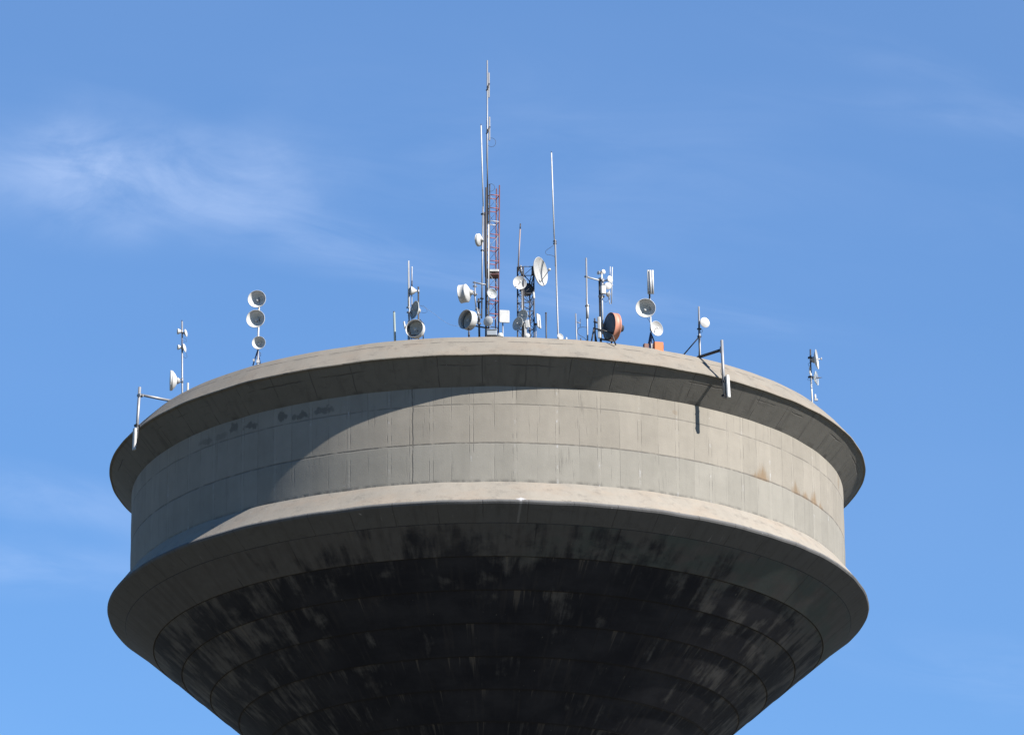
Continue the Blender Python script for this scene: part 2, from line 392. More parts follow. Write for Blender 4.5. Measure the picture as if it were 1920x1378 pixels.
for (px, py, wx, wy, g_) in ((530, 783, 9, 13, .7), (552, 782, 5, 8, .6), (568, 780, 12, 9, .7), (606, 770, 22, 9, .6), (438, 803, 9, 13, .6), (470, 800, 14, 8, .65), (414, 820, 14, 8, .3), (385, 830, 16, 8, .35)):
    a, b_ = wall_uv(px, py); ct = math.cos(a/U0); SMUDGE.append((a, b_, wx*1.1/PXM/max(ct, .3), wy/PXM, g_*.75))
CRACK_U = wall_uv(773, 800)[0]

def wob(th, seed, amp):
    rnd = random.Random(seed); s_ = 0
    for k in range(9):
        n = rnd.randint(5, 60); s_ += math.sin(n*th+rnd.uniform(0, 6.28))*rnd.uniform(.4, 1)*(8/(n+8))
    return s_*amp
def revolve(name, prof, m_, parent, nseg=560, smooth_all=True):
    """prof: (radius, height, wobble amplitude); u = arc metres, v = metres along the profile"""
    me = bpy.data.meshes.new(name); vs = []; fs = []; uvs = []
    acc = [0.]
    for i in range(1, len(prof)): acc.append(acc[-1]+math.hypot(prof[i][0]-prof[i-1][0], prof[i][1]-prof[i-1][1]))
    ths = [-math.pi+2*math.pi*j/nseg for j in range(nseg+1)]
    for i, (r, z, a) in enumerate(prof):
        for j in range(nseg):
            th = ths[j]; dr = wob(th, 11, a) if a else 0; dz = wob(th, 77, a) if a else 0
            vs.append(((r+dr)*math.sin(th), -(r+dr)*math.cos(th), z+dz-0.))
    for i in range(len(prof)-1):
        for j in range(nseg):
            j2 = (j+1) % nseg
            fs.append((i*nseg+j, (i+1)*nseg+j, (i+1)*nseg+j2, i*nseg+j2))
            a, b_ = ths[j]*U0, ths[j+1]*U0
            uvs += [(a, acc[i]), (a, acc[i+1]), (b_, acc[i+1]), (b_, acc[i])]
    me.from_pydata(vs, [], fs)
    ul = me.uv_layers.new(name='UVMap'); ul.data.foreach_set('uv', [c for q in uvs for c in q])
    me.polygons.foreach_set('use_smooth', [True]*len(fs))
    me.materials.append(m_); me.update()
    # crisp rings where the profile turns
    me.set_sharp_from_angle(angle=R(20))
    o = bpy.data.objects.new(name, me); COL.objects.link(o); o.parent = parent
    return o

tower = thing('water_tower', 'round grey concrete water tower with a wide flanged tank blackened underneath', 'water tower', (0, 0, 0))
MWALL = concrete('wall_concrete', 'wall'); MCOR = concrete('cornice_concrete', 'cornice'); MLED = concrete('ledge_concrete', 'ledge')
MROOF = concrete('roof_concrete', 'roof'); MSH = concrete('shaft_concrete', 'shaft'); MBOWL = bowl_concrete()
W = .018
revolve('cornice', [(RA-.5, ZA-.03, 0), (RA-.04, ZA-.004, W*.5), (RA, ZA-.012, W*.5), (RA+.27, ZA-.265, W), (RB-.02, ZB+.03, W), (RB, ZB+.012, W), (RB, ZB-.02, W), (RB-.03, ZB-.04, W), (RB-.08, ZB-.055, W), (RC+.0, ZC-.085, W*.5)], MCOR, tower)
wp = [(RC, ZC+.03, 0)]
for k in range(1, 12): wp.append((RC+.004*math.sin(k*1.7), ZC+(ZD-.06-ZC)*k/12, .004))
wp.append((RC, ZD-.06, 0))
revolve('tank_wall', wp, MWALL, tower)
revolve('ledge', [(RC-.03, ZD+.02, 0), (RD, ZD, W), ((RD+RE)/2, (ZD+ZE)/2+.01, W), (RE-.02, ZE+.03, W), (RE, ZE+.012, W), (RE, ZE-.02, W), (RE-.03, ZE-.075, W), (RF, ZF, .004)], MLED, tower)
bp = []
for k in range(0, 10):
    r, z = RF+DRF*k, ZF+DZF*k
    if r < 2.6: break
    if k: bp += [(r+.012, z+.010, 0), (r-.012, z+.012, 0)]          # a small step at each formwork ring
    else: bp.append((r, z, 0))
zb = bp[-1][1]; rb = bp[-1][0]
revolve('bowl', bp, MBOWL, tower)
revolve('shaft', [(rb-.02, zb+.01, 0), (2.5, zb-.8, 0), (2.35, zb-3, 0), (2.35, 20, 0), (2.5, 8, 0), (3.2, 0, 0)], MSH, tower, 96)
revolve('roof', [(RA-.45, ZA-.05, 0), (RA-.6, ZA-.036, 0), (8, ZA+.08, 0), (3, ZA+.16, 0), (.01, ZA+.2, 0)], MROOF, tower, 160)

# ------------------------------------------------------------------ the ground
mg, t, b = mat('dry_grass_ground'); g = t.new('ShaderNodeTexCoord').outputs['Object']
n1 = t.noise(g, .02, 6.); n2 = t.noise(g, .6, 6.); n3 = t.noise(g, 9., 4.)
c = t.mix(t.sm(n1, .4, .65), (.055, .050, .028), (.105, .080, .055)); c = t.mix(t.mul(n3, .5), c, (.040, .038, .018)); c = t.mix(t.mul(t.sm(n2, .55, .7), .4), c, (.13, .105, .08))
t.put(b.inputs['Base Color'], c); b.inputs['Roughness'].default_value = .95; t.put(b.inputs['Normal'], t.bump(n3, .5, .05))
gm = MB(); NG = 64
gm.addv([(0, 0, 0)]+[(rr*math.cos(6.28318*j/NG), rr*math.sin(6.28318*j/NG), 0) for rr in (60, 400, 8000) for j in range(NG)])
for j in range(NG):
    gm.face((0, 1+j, 1+(j+1) % NG))
    for q in range(2): gm.face((1+q*NG+j, 1+(q+1)*NG+j, 1+(q+1)*NG+(j+1) % NG, 1+q*NG+(j+1) % NG))
tag(gm.build('ground', mg), kind='structure')
#@@ANTENNAS
# ------------------------------------------------------------------ antennas on the roof rim
Z = Vector((0, 0, 1))
def rim_theta(px, r, z=None):           # bearing on the near rim whose image column is px
    z = ZA if z is None else z; lo_, hi = R(-88), R(88)
    for _ in range(50):
        m_ = (lo_+hi)/2
        if proj(Vector((r*math.sin(m_), -r*math.cos(m_), z)))[0] < px: lo_ = m_
        else: hi = m_
    return (lo_+hi)/2
def Yrim(px, inset=.35):
    r = RA-inset; return -r*math.cos(rim_theta(px, r))
def mpx(q): return q/PXM
def foot(px, py, Y):                    # the foot of a pole: straight down from the pixel to the roof
    p = P(px, py, Y); return Vector((p.x, p.y, min(p.z, ZA-.03)))
def aim(az, el=0.):                     # az 0 looks at the camera, + turns to the viewer's right
    a, e = R(az), R(el); return Vector((math.sin(a)*math.cos(e), -math.cos(a)*math.cos(e), math.sin(e)))
def clamp(p, axis, r, parent, m_=None, name='clamp'):
    """a pipe clamp: two plates and bolts round a pole at p"""
    mb = MB(); axis = Vector(axis).normalized(); a = axis.orthogonal().normalized(); b_ = axis.cross(a)
    mb.box(p+a*r*1.1, b_*r*1.4, a*r*.3, axis*r*.8); mb.box(p-a*r*1.1, b_*r*1.4, a*r*.3, axis*r*.8)
    for s_ in (-1, 1): mb.tube([p+b_*s_*r*1.2-a*r*1.6, p+b_*s_*r*1.2+a*r*1.6], r*.2, 6)
    return mb.build(name, m_ or MGAL, parent)
def mast(name, label, cat, top, bot, Y, d, m_=None, parts=(), group=None, plate=True):
    """an upright pole; parts: (part name, [(px, py)...], diameter px, material)"""
    b_ = foot(bot[0], bot[1], Y)
    t_ = thing(name, label, cat, b_, group)
    MB().tube([b_, P(bot[0], bot[1], Y)+Z*.002, P(top[0], top[1], Y)], mpx(d)/2, 12).build('pole', m_ or MGAL, t_)
    if plate:
        k = MB(); k.box(b_+Z*.01, (.11, 0, 0), (0, .11, 0), (0, 0, .012))
        for sx in (-1, 1):
            for sy in (-1, 1): k.tube([b_+Vector((sx*.085, sy*.085, .0)), b_+Vector((sx*.085, sy*.085, .05))], .011, 6)
        k.build('base_plate', MGAL, t_)
    for (n_, pts, dd, mm) in parts:
        MB().tube([P(x, y, Y+(q[0] if q else 0)) for (x, y, *q) in pts], mpx(dd)/2, 8).build(n_, mm, t_)
    return t_

def arc(cx, cy, r, Y, a0, a1, n=18, ry=None):
    return [P(cx+r*math.cos(R(a0+(a1-a0)*i/n)), cy-(ry or r)*math.sin(R(a0+(a1-a0)*i/n)), Y) for i in range(n+1)]
def wire(parent, pts, d=.9, name='cable', m_=None):
    MB().tube(pts, mpx(d)/2, 6).build(name, m_ or MBLK, parent)

def dish(name, label, px, py, Y, d, az, el=0., depth=.24, shroud=0., front=None, feed=True, mr=None, ms=None, mi=None, group=None, to=None, back=.0, inner=None, cat='dish antenna'):
    """(px, py) is the middle of the front opening, d its diameter in photo pixels; depth and shroud are fractions of the diameter"""
    mr = mr or MW; ms = ms or mr
    D = mpx(d); Rr = D/2; A = aim(az, el); dep = depth*D; L = shroud*D
    c = P(px, py, Y)-A*L                                   # rim plane of the bowl
    t_ = thing(name, label, cat, c, group)
    n = 12; th = max(.008, D*.018)
    inn = [(Rr*i/n, -dep*(1-(i/n)**2)) for i in range(n+1)]
    out = [(Rr*i/n+(.0 if i < n else th*.8), -dep*(1-(i/n)**2)-th) for i in range(n, -1, -1)]
    if inner is None:
        MB().lathe(inn[:-1]+[(Rr*.985, 0.), (Rr+th*.2, th*.6), (Rr+th, th*.2)]+out, c, A, 44).build('reflector', mr, t_)
    else:
        kk = 9
        MB().lathe(inn[:kk+1], c, A, 44).build('reflector', inner, t_)  # greyer inner bowl: the dish's own shade put into the colour
        MB().lathe(inn[kk:-1]+[(Rr*.985, 0.), (Rr+th*.2, th*.6), (Rr+th, th*.2)]+out, c, A, 44).build('shell', mr, t_)
    if L > 0:
        q = th*.7
        MB().lathe([(Rr+th*1.05, -th*.5), (Rr+th*1.05+q*.8, -th*.4), (Rr+th*1.05+q*.8, L*.12), (Rr+th*1.05+q*.2, L*.14), (Rr+th*1.05+q*.2, L-.012), (Rr+th*1.05+q*1.1, L-.010), (Rr+th*1.05+q*1.1, L), (Rr+th*.6, L), (Rr+th*.6, -th*.5)], c, A, 44, closed=True).build('shroud', ms, t_)
    if front is not None:
        h = L if L > 0 else th*.7
        MB().lathe([(1e-4, h-.01+D*.045), (Rr*.4, h-.01+D*.038), (Rr*.8, h-.01+D*.016), (Rr+th*.5, h-.012), (Rr+th*.5, h-.016), (Rr*.5, h-.016), (1e-4, h-.016)], c, A, 44).build('radome', front, t_)
    if feed:
        F = min(D*D/(16*max(dep, .01)), D*.42)
        v = c-A*dep
        fd = MB(); fd.tube([v, v+A*F*.92], D*.028, 10)
        fd.lathe([(1e-4, 0), (D*.05, 0), (D*.075, D*.03), (D*.075, D*.05), (1e-4, D*.055)], v+A*F*.9, A, 20)
        fd.build('feed', mi or mr, t_)
    # hub and clamp behind the bowl
    hb = c-A*(dep+th)
    MB().lathe([(D*.17, .01), (D*.17, -D*.05), (D*.12, -D*.07), (D*.12, -D*.13), (1e-4, -D*.13)], hb, A, 20).build('hub', MDK if mr in (MDK, MCAVE) else MWD, t_)
    if to is not None:
        q = to if isinstance(to, Vector) else P(to[0], to[1], Y+back)
        s_ = hb-A*D*.12; mb = MB()
        up_ = Z*max(D*.10, .04)
        mb.tube([s_+up_*.6, q+up_], .018, 8); mb.tube([s_-up_*.6, q-up_], .018, 8); mb.tube([q-up_*1.5, q+up_*1.5], .034, 8)
        mb.build('mount', MGAL, t_)
    return t_
def drum(*a, **k):
    k.setdefault('depth', .16); return dish(*a, **k)
def disc(name, label, px, py, Y, d, az, el=0., depth=.45, m_=None, to=None, group=None, cap=.30):
    """closed small dish: bulged radome in front, cone behind"""
    D = mpx(d); A = aim(az, el); c = P(px, py, Y); t_ = thing(name, label, 'dish antenna', c, group); m_ = m_ or MW
    MB().lathe([(1e-4, D*.10), (D*cap*.7, D*.095), (D*cap, D*.07), (D*.44, D*.02), (D*.495, -D*.01)], c, A, 36).build('radome', m_, t_)
    MB().lathe([(D*.485, -D*.012), (D*.50, -D*.03), (D*.49, -D*.06), (D*.30, -depth*D*.6), (D*.16, -depth*D*.85), (D*.13, -depth*D), (1e-4, -depth*D)], c, A, 36).build('reflector', m_, t_)
    e = c-A*depth*D
    if to is not None:
        q = P(to[0], to[1], Y); mb = MB(); mb.tube([e+A*D*.03, q], .022, 8); mb.tube([q-Z*.06, q+Z*.06], .034, 8); mb.build('mount', MGAL, t_)
    return t_
def panel(name, label, top, bot, Y, wpx, dep, az, m_=None, cat='panel antenna', to=None, group=None, ribs=0):
    a, b_ = P(*top, Y), P(*bot, Y); A = aim(az); ax = (a-b_).normalized(); side = A.cross(ax).normalized(); A2 = ax.cross(side).normalized()
    c = (a+b_)/2; t_ = thing(name, label, cat, b_, group); hz = (a-b_)/2; m_ = m_ or MW
    mb = MB(); mb.box(c, side*mpx(wpx)/2, A2*dep/2, hz*.97, .5); rd_ = mb.build('radome', m_, t_)
    for s_, nm in ((1, 'end_cap'), (-1, 'end_cap')):
        MB().box(c+hz*s_*.985, side*mpx(wpx)/2*.94, A2*dep/2*.94, hz*.015, .5).build(nm, MGR, rd_)
    if to:
        for (x, y) in to:
            q = P(x, y, Y+dep/2+.035); f = max(-.9, min(.9, (q-c).dot(ax)/hz.length)); p = c+hz*f; mb = MB(); mb.tube([p, q], .017, 8); mb.box(q, (.035, 0, 0), (0, .035, 0), (0, 0, .025)); mb.build('clamp', MDK, t_)
    return t_

GD = 'dish antennas on the tower roof'
# --- far left: outrigger with a panel antenna hanging over the edge
th0 = rim_theta(315.5, RA); bs = Vector(((RA-.15)*math.sin(th0), -(RA-.15)*math.cos(th0), ZA+.02)); rad = Vector((math.sin(th0), -math.cos(th0), 0))
def reach(px, pz):                      # how far out along rad the column px lies
    lo_, hi = 0., 4.
    for _ in range(50):
        m_ = (lo_+hi)/2; q = bs+rad*m_; q.z = pz
        inside = abs(proj(q)[0]-914) < abs(px-914)
        if inside: lo_ = m_
        else: hi = m_
    return lo_
tip = bs+rad*reach(263.2, ZA+.05); tip.z = ZA+.05; Y = tip.y
t_ = thing('antenna_outrigger', 'galvanised pole held out by one arm past the far left rim', 'antenna bracket', bs)
MB().tube([bs, tip], .045, 12).build('arm', MGAL, t_); MB().tube([P(262, 726, Y), P(254.6, 838, Y)], .05, 12).build('pole', MGAL, t_)
clamp(P(263, 741.6, Y), Z, .055, t_); clamp(P(257.5, 798, Y), Z, .055, t_, MDK)
MB().box(bs, rad*.12, rad.cross(Z)*.09, Z*.012).build('base_plate', MGAL, t_)
panel('panel_antenna', 'white panel antenna hung below the far left outrigger arm, against the dark rim', (253.2, 803), (251.6, 844), Y-.10, 8.2, .10, -52, MW, to=[(256.5, 808), (254.5, 838)])

# --- left mast with a sideways dish and four small horns
Y = Yrim(341.5)
t_ = mast('antenna_mast', 'slim pale pole at the left rim carrying four small horns above one big side dish', 'mast', (341.4, 603), (341.8, 735.5), Y, 3.4, MGAL,
          [('tip', [(341.3, 612), (341.2, 600.5)], 2.0, MDK), ('cable_run', [(341.9, 626), (342.0, 650, -.04), (342.2, 664)], 1.6, MBLU), ('cable_loop', [(345, 634), (350, 636), (349.5, 641), (344, 640)], .6, MDK), ('cable_loop', [(342, 667), (348, 672), (351, 669), (349, 662)], .6, MDK)])
disc('horn_antenna', 'white horn facing left, upper one on the pole with the sideways dish', 333, 621.5, Y, 12, -82, 0, .75, MW, (341.4, 621.5), None, .42)
disc('horn_antenna', 'white horn facing left, lower one on the pole with the sideways dish', 333.5, 651, Y, 11, -78, 0, .7, MW, (341.6, 651.5), None, .42)
disc('small_dish_antenna', 'narrow white dish facing right at the top of the left pole', 349.2, 624.5, Y, 15.5, 76, 8, .32, MW, (341.5, 622.5))
disc('small_dish_antenna', 'white dish turned right, second below the top of the left pole', 346.6, 652.5, Y, 17, 74, 8, .3, MW, (341.6, 652))
t_ = drum('dish_antenna', 'large white closed dish seen edge on, facing left off the leftmost pole', 319.0, 713.5, Y, 38, -83, 0, depth=.26, shroud=.10, front=MW, feed=False, to=(341.8, 713.5), group=GD)
panel('stub_antenna', 'short white stub standing on the left rim right of the sideways dish', (352.3, 718), (352, 733), Y, 4, .07, 0, MW, 'stub antenna')

# --- three deep dishes stacked on one pole
Y = Yrim(480, 1.7)
t_ = mast('antenna_mast', 'short pole with blue splayed foot carrying three deep dishes in a column', 'mast', (486.2, 548), (483, 684), Y+.22, 3.6, MW,
          [('foot_strut', [(483.5, 656), (474.3, 685)], 2.4, MBLU), ('foot_strut', [(483.5, 656), (488.3, 684)], 2.4, MBLU), ('foot_strut', [(483.5, 656), (482, 684, -.25)], 2.2, MBLU), ('cable_loop', [(486, 660), (489, 662), (488.6, 668)], .9, MDK)])
k = MB(); k.box(P(483.6, 678, Y), (.05, 0, 0), (0, .04, 0), (0, 0, .055)); tag(k.build('junction_box', MW), 'tiny white box between the blue legs under the three stacked dishes', 'box')
k = MB(); k.box(P(475.6, 675.5, Y+.1), (.03, 0, 0), (0, .03, 0), (0, 0, .04)); tag(k.build('junction_box', MWD), 'tiny pale box beside the blue left leg of the three-dish pole', 'box')
drum('dish_antenna', 'topmost of three deep white dishes stacked on the pole at left', 481.4, 560.5, Y, 33.5, -6, 0, depth=.36, shroud=.05, mi=MW, inner=MGR, to=(486, 560), back=.22, group=GD)
drum('dish_antenna', 'middle of three deep white dishes stacked on the pole at left', 479.0, 597.5, Y, 34.5, -8, 0, depth=.38, shroud=.05, inner=MGR, to=(485.5, 597), back=.22, group=GD)
drum('dish_antenna', 'smallest and lowest of three deep dishes stacked on the left pole', 485.0, 642.5, Y, 25, -6, 0, depth=.38, shroud=.05, inner=MGR, to=(484.5, 642), back=.22, group=GD)

# --- green-grey post
Y = Yrim(740)
mast('roof_post', 'plain thick grey-green post left of the shrouded drum dish', 'post', (739.0, 586), (740.6, 638), Y, 4.4, MGRN, [('cap', [(738.9, 587.5), (738.85, 584)], 3.4, MDK)])

# --- cluster left of the lattice mast
Y = Yrim(775)
t_ = mast('whip_antenna', 'thick white stick antenna at left, above the grey faced drum dish', 'antenna', (766.4, 490), (768.2, 636), Y+.12, 2.8, MGAL, [('radome', [(766.3, 489.5), (765.8, 575)], 2.9, MW), ('cable_run', [(765.3, 584), (767, 612)], 1.2, MDK)])
clamp(P(766, 577, Y+.12), Z, .035, t_); clamp(P(766.6, 586, Y+.12), Z, .035, t_)
mast('whip_antenna', 'thin grey stick antenna just right of the thick white stick', 'antenna', (772.3, 502), (772, 638), Y+.2, 1.9, MGAL, [('radome', [(772.6, 500), (772.5, 530)], 1.7, MW), ('sleeve', [(772.4, 527), (772.2, 538)], 2.6, MDK)])
t_ = mast('antenna_mast', 'dark pole behind the drum dish, with a white cone dish at its top', 'mast', (784.5, 538), (784.8, 634), Y+.1, 3.2, MDK, [('cable_loop', [(787, 573), (794, 573.5), (800, 579), (801, 585), (796, 587), (790, 586)], .55, MDK)])
disc('small_dish_antenna', 'white cone backed dish facing left beside the white stick antenna', 770.0, 545.5, Y+.1, 18, -84, 0, .62, MW, (784.5, 546.5), None, .4)
drum('dish_antenna', 'narrow grey oval dish turned aside, just above the shrouded drum dish', 777, 581, Y+.1, 34, -62, 4, depth=.2, mr=MGR, mi=MW, to=(784.6, 581), group=GD)
t_ = drum('drum_dish_antenna', 'drum dish with grey open front and white shroud, left of the lattice mast', 776.6, 615.5, Y-.25, 33.5, -20, 0, depth=.18, shroud=.34, mr=MGR, ms=MW, mi=MW, to=(784.7, 615), back=.35, group=GD)
panel('small_panel_antenna', 'little white tilted panel left of the shrouded drum dish', (757.3, 603), (759.6, 616), Y-.1, 3.4, .05, -60, MW, to=[(766.5, 612)])
t_ = mast('dish_stand', 'low dark stand under the shrouded drum dish left of the lattice mast', 'stand', (765.5, 608), (765.4, 636), Y-.05, 2.2, MDK, [('leg', [(793.8, 620), (793.6, 638)], 2.2, MDK), ('rail', [(765, 628), (794, 629)], 1.8, MDK), ('brace', [(771, 634), (765, 602)], 1.6, MDK), ('brace', [(787, 599), (795, 608)], 1.8, MDK)], plate=False)
Yc = Yrim(870)
wp_ = [P(788.5, 573.5, Y+.1)]
for i in range(1, 13):
    f = i/12; wp_.append(P(788.5+(862-788.5)*f, 573.5+(612-573.5)*f+4.5*math.sin(math.pi*f)-3*math.sin(2*math.pi*f), Y+.1+(Yc-Y-.1)*f))
k = MB(); k.tube(wp_, .0032, 6); tag(k.build('slack_cable', MGAL), 'thin dark cable sagging from the left dish cluster to the big drum dish', 'cable')

# --- the red and white lattice mast
Y = Yrim(924, .75); HW = .19
base = foot(923.5, 640, Y)
t_ = thing('lattice_mast', 'tall slim red and white lattice mast at the middle of the roof', 'lattice mast', base)
topz = P(923.5, 350, Y).z; lx = (P(934.6, 620, Y)-P(911.6, 620, Y)).x/2
cen = P(922.6, 620, Y); cen0 = Vector((cen.x, Y, 0)); topc = P(924.6, 352, Y)
def lat(z): f = (z-cen.z)/(topc.z-cen.z); return Vector((cen.x+(topc.x-cen.x)*f, Y, z))
ang = R(17)
corner = [Vector((math.cos(ang+a)*lx*1.18, math.sin(ang+a)*lx*1.18, 0)) for a in (R(45), R(135), R(225), R(315))]
for i, cvec in enumerate(corner):
    MB().tube([lat(base.z)+cvec, lat(topz)+cvec], .021, 10).build('leg', MDK if i == 2 else MMAST, t_)
z = base.z+.10; step = mpx(25.2)/math.cos(PITCH); i = 0
cols = [MW, MW, MRED, MRED, MRED, MW, MRED, MRED, MRED, MW, MRED, MRED, MRED]
while z < topz+.02:
    cc = lat(z); mm = cols[i % len(cols)]
    fr = MB()
    for j in range(4): fr.tube([cc+corner[j], cc+corner[(j+1) % 4]], .015, 6)
    fr.build('rung_frame', mm, t_)
    if z+step < topz+.03:
        br = MB(); c2 = lat(z+step)
        for j in range(4):
            a, b_ = (j, (j+1) % 4) if i % 2 else ((j+1) % 4, j)
            br.tube([cc+corner[a], c2+corner[b_]], .0055, 6)
        br.build('brace', MWD if i % 3 == 1 else MMAST, t_)
    z += step; i += 1
fr = MB(); cc = lat(P(923, 512, Y).z)
fr.box(cc+Z*.02, (lx*1.05, 0, 0), (0, lx*1.05, 0), (0, 0, .035)); fr.build('platform', MW, t_)
fr = MB(); fr.box(cc-Z*.11, (lx*1.03, 0, 0), (0, lx*1.03, 0), (0, 0, .02)); fr.build('platform', MMAST, t_)
MB().tube([P(916.0, 421, Y-.24), P(915.6, 592, Y-.24)], .022, 8).build('cable_duct', MW, t_)
MB().tube([P(911.8, 352, Y-.23), P(911.4, 628, Y-.23)], .034, 8).build('cable_bundle', MDK, t_)
# pole with folded dipoles on top
Yt = Y-.22
t_ = thing('dipole_antenna', 'highest pole above the lattice mast with two folded dipole loops', 'antenna', P(914, 420, Yt))
MB().tube([P(914.0, 420, Yt), P(913.6, 114, Yt)], .023, 10).build('pole', MGAL, t_)
MB().tube([P(912.9, 226, Yt), P(912.6, 300, Yt-.02), P(915.0, 348, Yt-.03), P(914.9, 420, Yt-.03)], .013, 6).build('cable', MBLK, t_)
for (y0, y1, ym, xo) in ((137, 183.6, 165, 916.7), (219.6, 264, 246, 917.8)):
    fd = MB(); pts = [P(xo-.7, y0+2, Yt), P(xo-.4, y0, Yt), P(xo+.4, y0, Yt), P(xo+.7, y0+2, Yt), P(xo+.8, y1-2, Yt), P(xo+.4, y1, Yt), P(xo-.4, y1, Yt), P(xo-.7, y1-2, Yt), P(xo-.7, y0+2, Yt)]
    fd.tube(pts, .014, 8, cap=False); fd.build('dipole', MGAL, t_)
    MB().tube([P(911.6, ym+5.5, Yt-.03), P(914, ym+3, Yt-.04), P(915.8, ym-3, Yt-.03), P(xo+.8, ym-8, Yt)], .026, 8).build('clamp', MDK, t_)
wire(t_, arc(921.4, 267.5, 8.3, Yt, 170, -190), .7); wire(t_, arc(920.5, 352, 7.0, Yt-.02, 160, -120), .7)
# whip beside it
t_ = thing('whip_antenna', 'white whip clamped along the left side of the lattice mast', 'antenna', P(905, 597, Y-.3))
MB().tube([P(902.0, 236, Y-.3), P(906.2, 392, Y-.3)], .021, 10).build('radome', MW, t_)
MB().tube([P(901.9, 237, Y-.3), P(901.8, 233, Y-.3)], .012, 8).build('tip', MDK, t_)
MB().tube([P(905.6, 388, Y-.3), P(903.0, 597, Y-.3)], .026, 10).build('pole', MGAL, t_)
MB().tube([P(908.3, 398, Y-.27), P(908.6, 470, Y-.27), P(910.3, 520, Y-.27)], .020, 8).build('cable', MDK, t_)
clamp(P(905.6, 402, Y-.3), Z, .035, t_, MDK); clamp(P(904.6, 470, Y-.3), Z, .03, t_, MDK); clamp(P(903.4, 560, Y-.3), Z, .03, t_, MDK)
drum('dish_antenna', 'small white dish high on the left side of the lattice mast', 895.5, 450.5, Y-.3, 23, -116, 4, depth=.2, shroud=.16, front=MW, feed=False, to=(905, 452), group=GD, back=.05)
# arm and dishes left of the lattice
t_ = thing('antenna_bracket', 'galvanised frame reaching left from the lattice mast to two drum dishes', 'antenna bracket', P(890.5, 600, Y-.3))
MB().tube([P(886.4, 529.5, Y-.3), P(911, 534, Y-.3)], .026, 8).build('arm', MGAL, t_)
MB().tube([P(890.2, 528, Y-.3), P(890.8, 560, Y-.3), P(893, 580, Y-.3)], .022, 8).build('upright', MGAL, t_)
MB().tube([P(890, 611, Y-.3), P(915, 615.5, Y-.3)], .026, 8).build('arm', MDK, t_)
MB().tube([P(897.4, 560, Y-.28), P(898.8, 634, Y-.28)], .034, 10).build('upright', MDK, t_)
MB().tube([P(893.5, 577, Y-.33), P(899.5, 600, Y-.33)], .030, 8).build('strut', MGAL, t_)
for (x, y) in ((890.4, 537), (891, 552), (894.5, 581), (897.8, 566), (898, 590), (898.3, 607)): clamp(P(x, y, Y-.3), Z, .034, t_)
drum('drum_dish_antenna', 'white drum dish facing away left, upper of two beside the lattice mast', 862.6, 552.0, Y-.3, 33, -108, -3, depth=.2, shroud=.42, front=MWD, feed=False, mr=MW, to=(890.6, 551), group=GD)
drum('drum_dish_antenna', 'large white drum dish with dark open front, lower left of the lattice mast', 872.0, 598.6, Y-.35, 35.5, -46, 0, depth=.17, shroud=.40, mr=MGR, ms=MW, mi=MW, to=(898, 599), group=GD, back=.1)
mast('dish_stand', 'thin dark post under the large drum dish left of the lattice', 'stand', (878.8, 616), (879.3, 631), Y-.3, 2.6, MDK, [('sleeve', [(879.2, 624), (879.3, 631)], 3.6, MDK)])
drum('dish_antenna', 'grey dish held inside the lattice mast at mid height of the drum dishes', 922.8, 550.5, Y-.5, 19, 24, 0, depth=.22, mr=MGR, mi=MW, to=(914, 551), back=.2, group=GD)
disc('drum_dish_antenna', 'small white drum at the foot of the lattice mast', 914.8, 602.0, Y-.5, 20, -30, 0, .62, MW, (922, 603), None, .3)
panel('small_panel_antenna', 'bright white square panel right of the lattice mast foot', (945.6, 582.0), (945.6, 605), Y-.35, 19.5, .05, 8, MW, 'panel antenna', to=[(942.8, 600)])
mast('panel_pole', 'short grey pole holding the square white panel by the lattice mast', 'pole', (942.7, 603), (942.9, 630), Y-.28, 2.4, MGAL)
k = MB(); k.box(P(921.7, 625.5, Y-.42), (mpx(9.8), 0, 0), (0, .12, 0), (0, 0, mpx(5.0)), .2); k.box(P(921.7, 620.2, Y-.42), (mpx(10.6), 0, 0), (0, .14, 0), (0, 0, mpx(.6)), .2)
tag(k.build('equipment_box', painted('grey_cabinet', (.22, .25, .28), .5, .1, .3)), 'grey equipment box at the foot of the lattice mast', 'equipment box')
k = MB(); c_ = P(938.2, 632, Y-.3); k.lathe([(mpx(6.2), 0), (mpx(6.0), mpx(4)), (mpx(4.6), mpx(6.6)), (mpx(2.4), mpx(8)), (1e-4, mpx(8.3))], c_, Z, 20)
tag(k.build('vent_cowl', MGR), 'low grey rounded cowl right of the lattice mast equipment box', 'vent')

# --- the dark lattice frame with the big dish
Y = Yrim(985, .7)
t_ = thing('lattice_tower', 'short dark lattice frame with a big white dish at its upper right', 'lattice frame', foot(986, 640, Y))
ca = [(970.3, 502, 970.6, 634, .0), (981.2, 500, 982.2, 634, -.30), (1000.8, 500, 1001.6, 634, -.06), (993.2, 528, 993.8, 634, .28)]
def legp(i, f): x0, y0, x1, y1, dy = ca[i]; return P(x0+(x1-x0)*f, y0+(y1-y0)*f, Y+dy)
for i in range(4):
    p = legp(i, 1.); MB().tube([legp(i, 0), p, Vector((p.x, p.y, ZA-.03))], .024, 8).build('leg', MDK, t_)
order = [0, 1, 2, 3]
for k_ in range(8):
    f0, f1 = k_/8, (k_+1)/8; fr = MB()
    for j in range(4):
        fr.tube([legp(j, f0), legp((j+1) % 4, f0)], .013, 6)
        a, b_ = (j, (j+1) % 4) if k_ % 2 else ((j+1) % 4, j)
        fr.tube([legp(a, f0), legp(b_, f1)], .008, 6)
    fr.build('bracing', MDK, t_)
MB().tube([P(969, 502.5, Y-.05), P(978, 502.5, Y-.05)], .04, 8).build('clamp', MDK, t_); MB().tube([P(976, 498, Y-.1), P(978.5, 516, Y-.1)], .035, 8).build('head_tube', MGAL, t_)
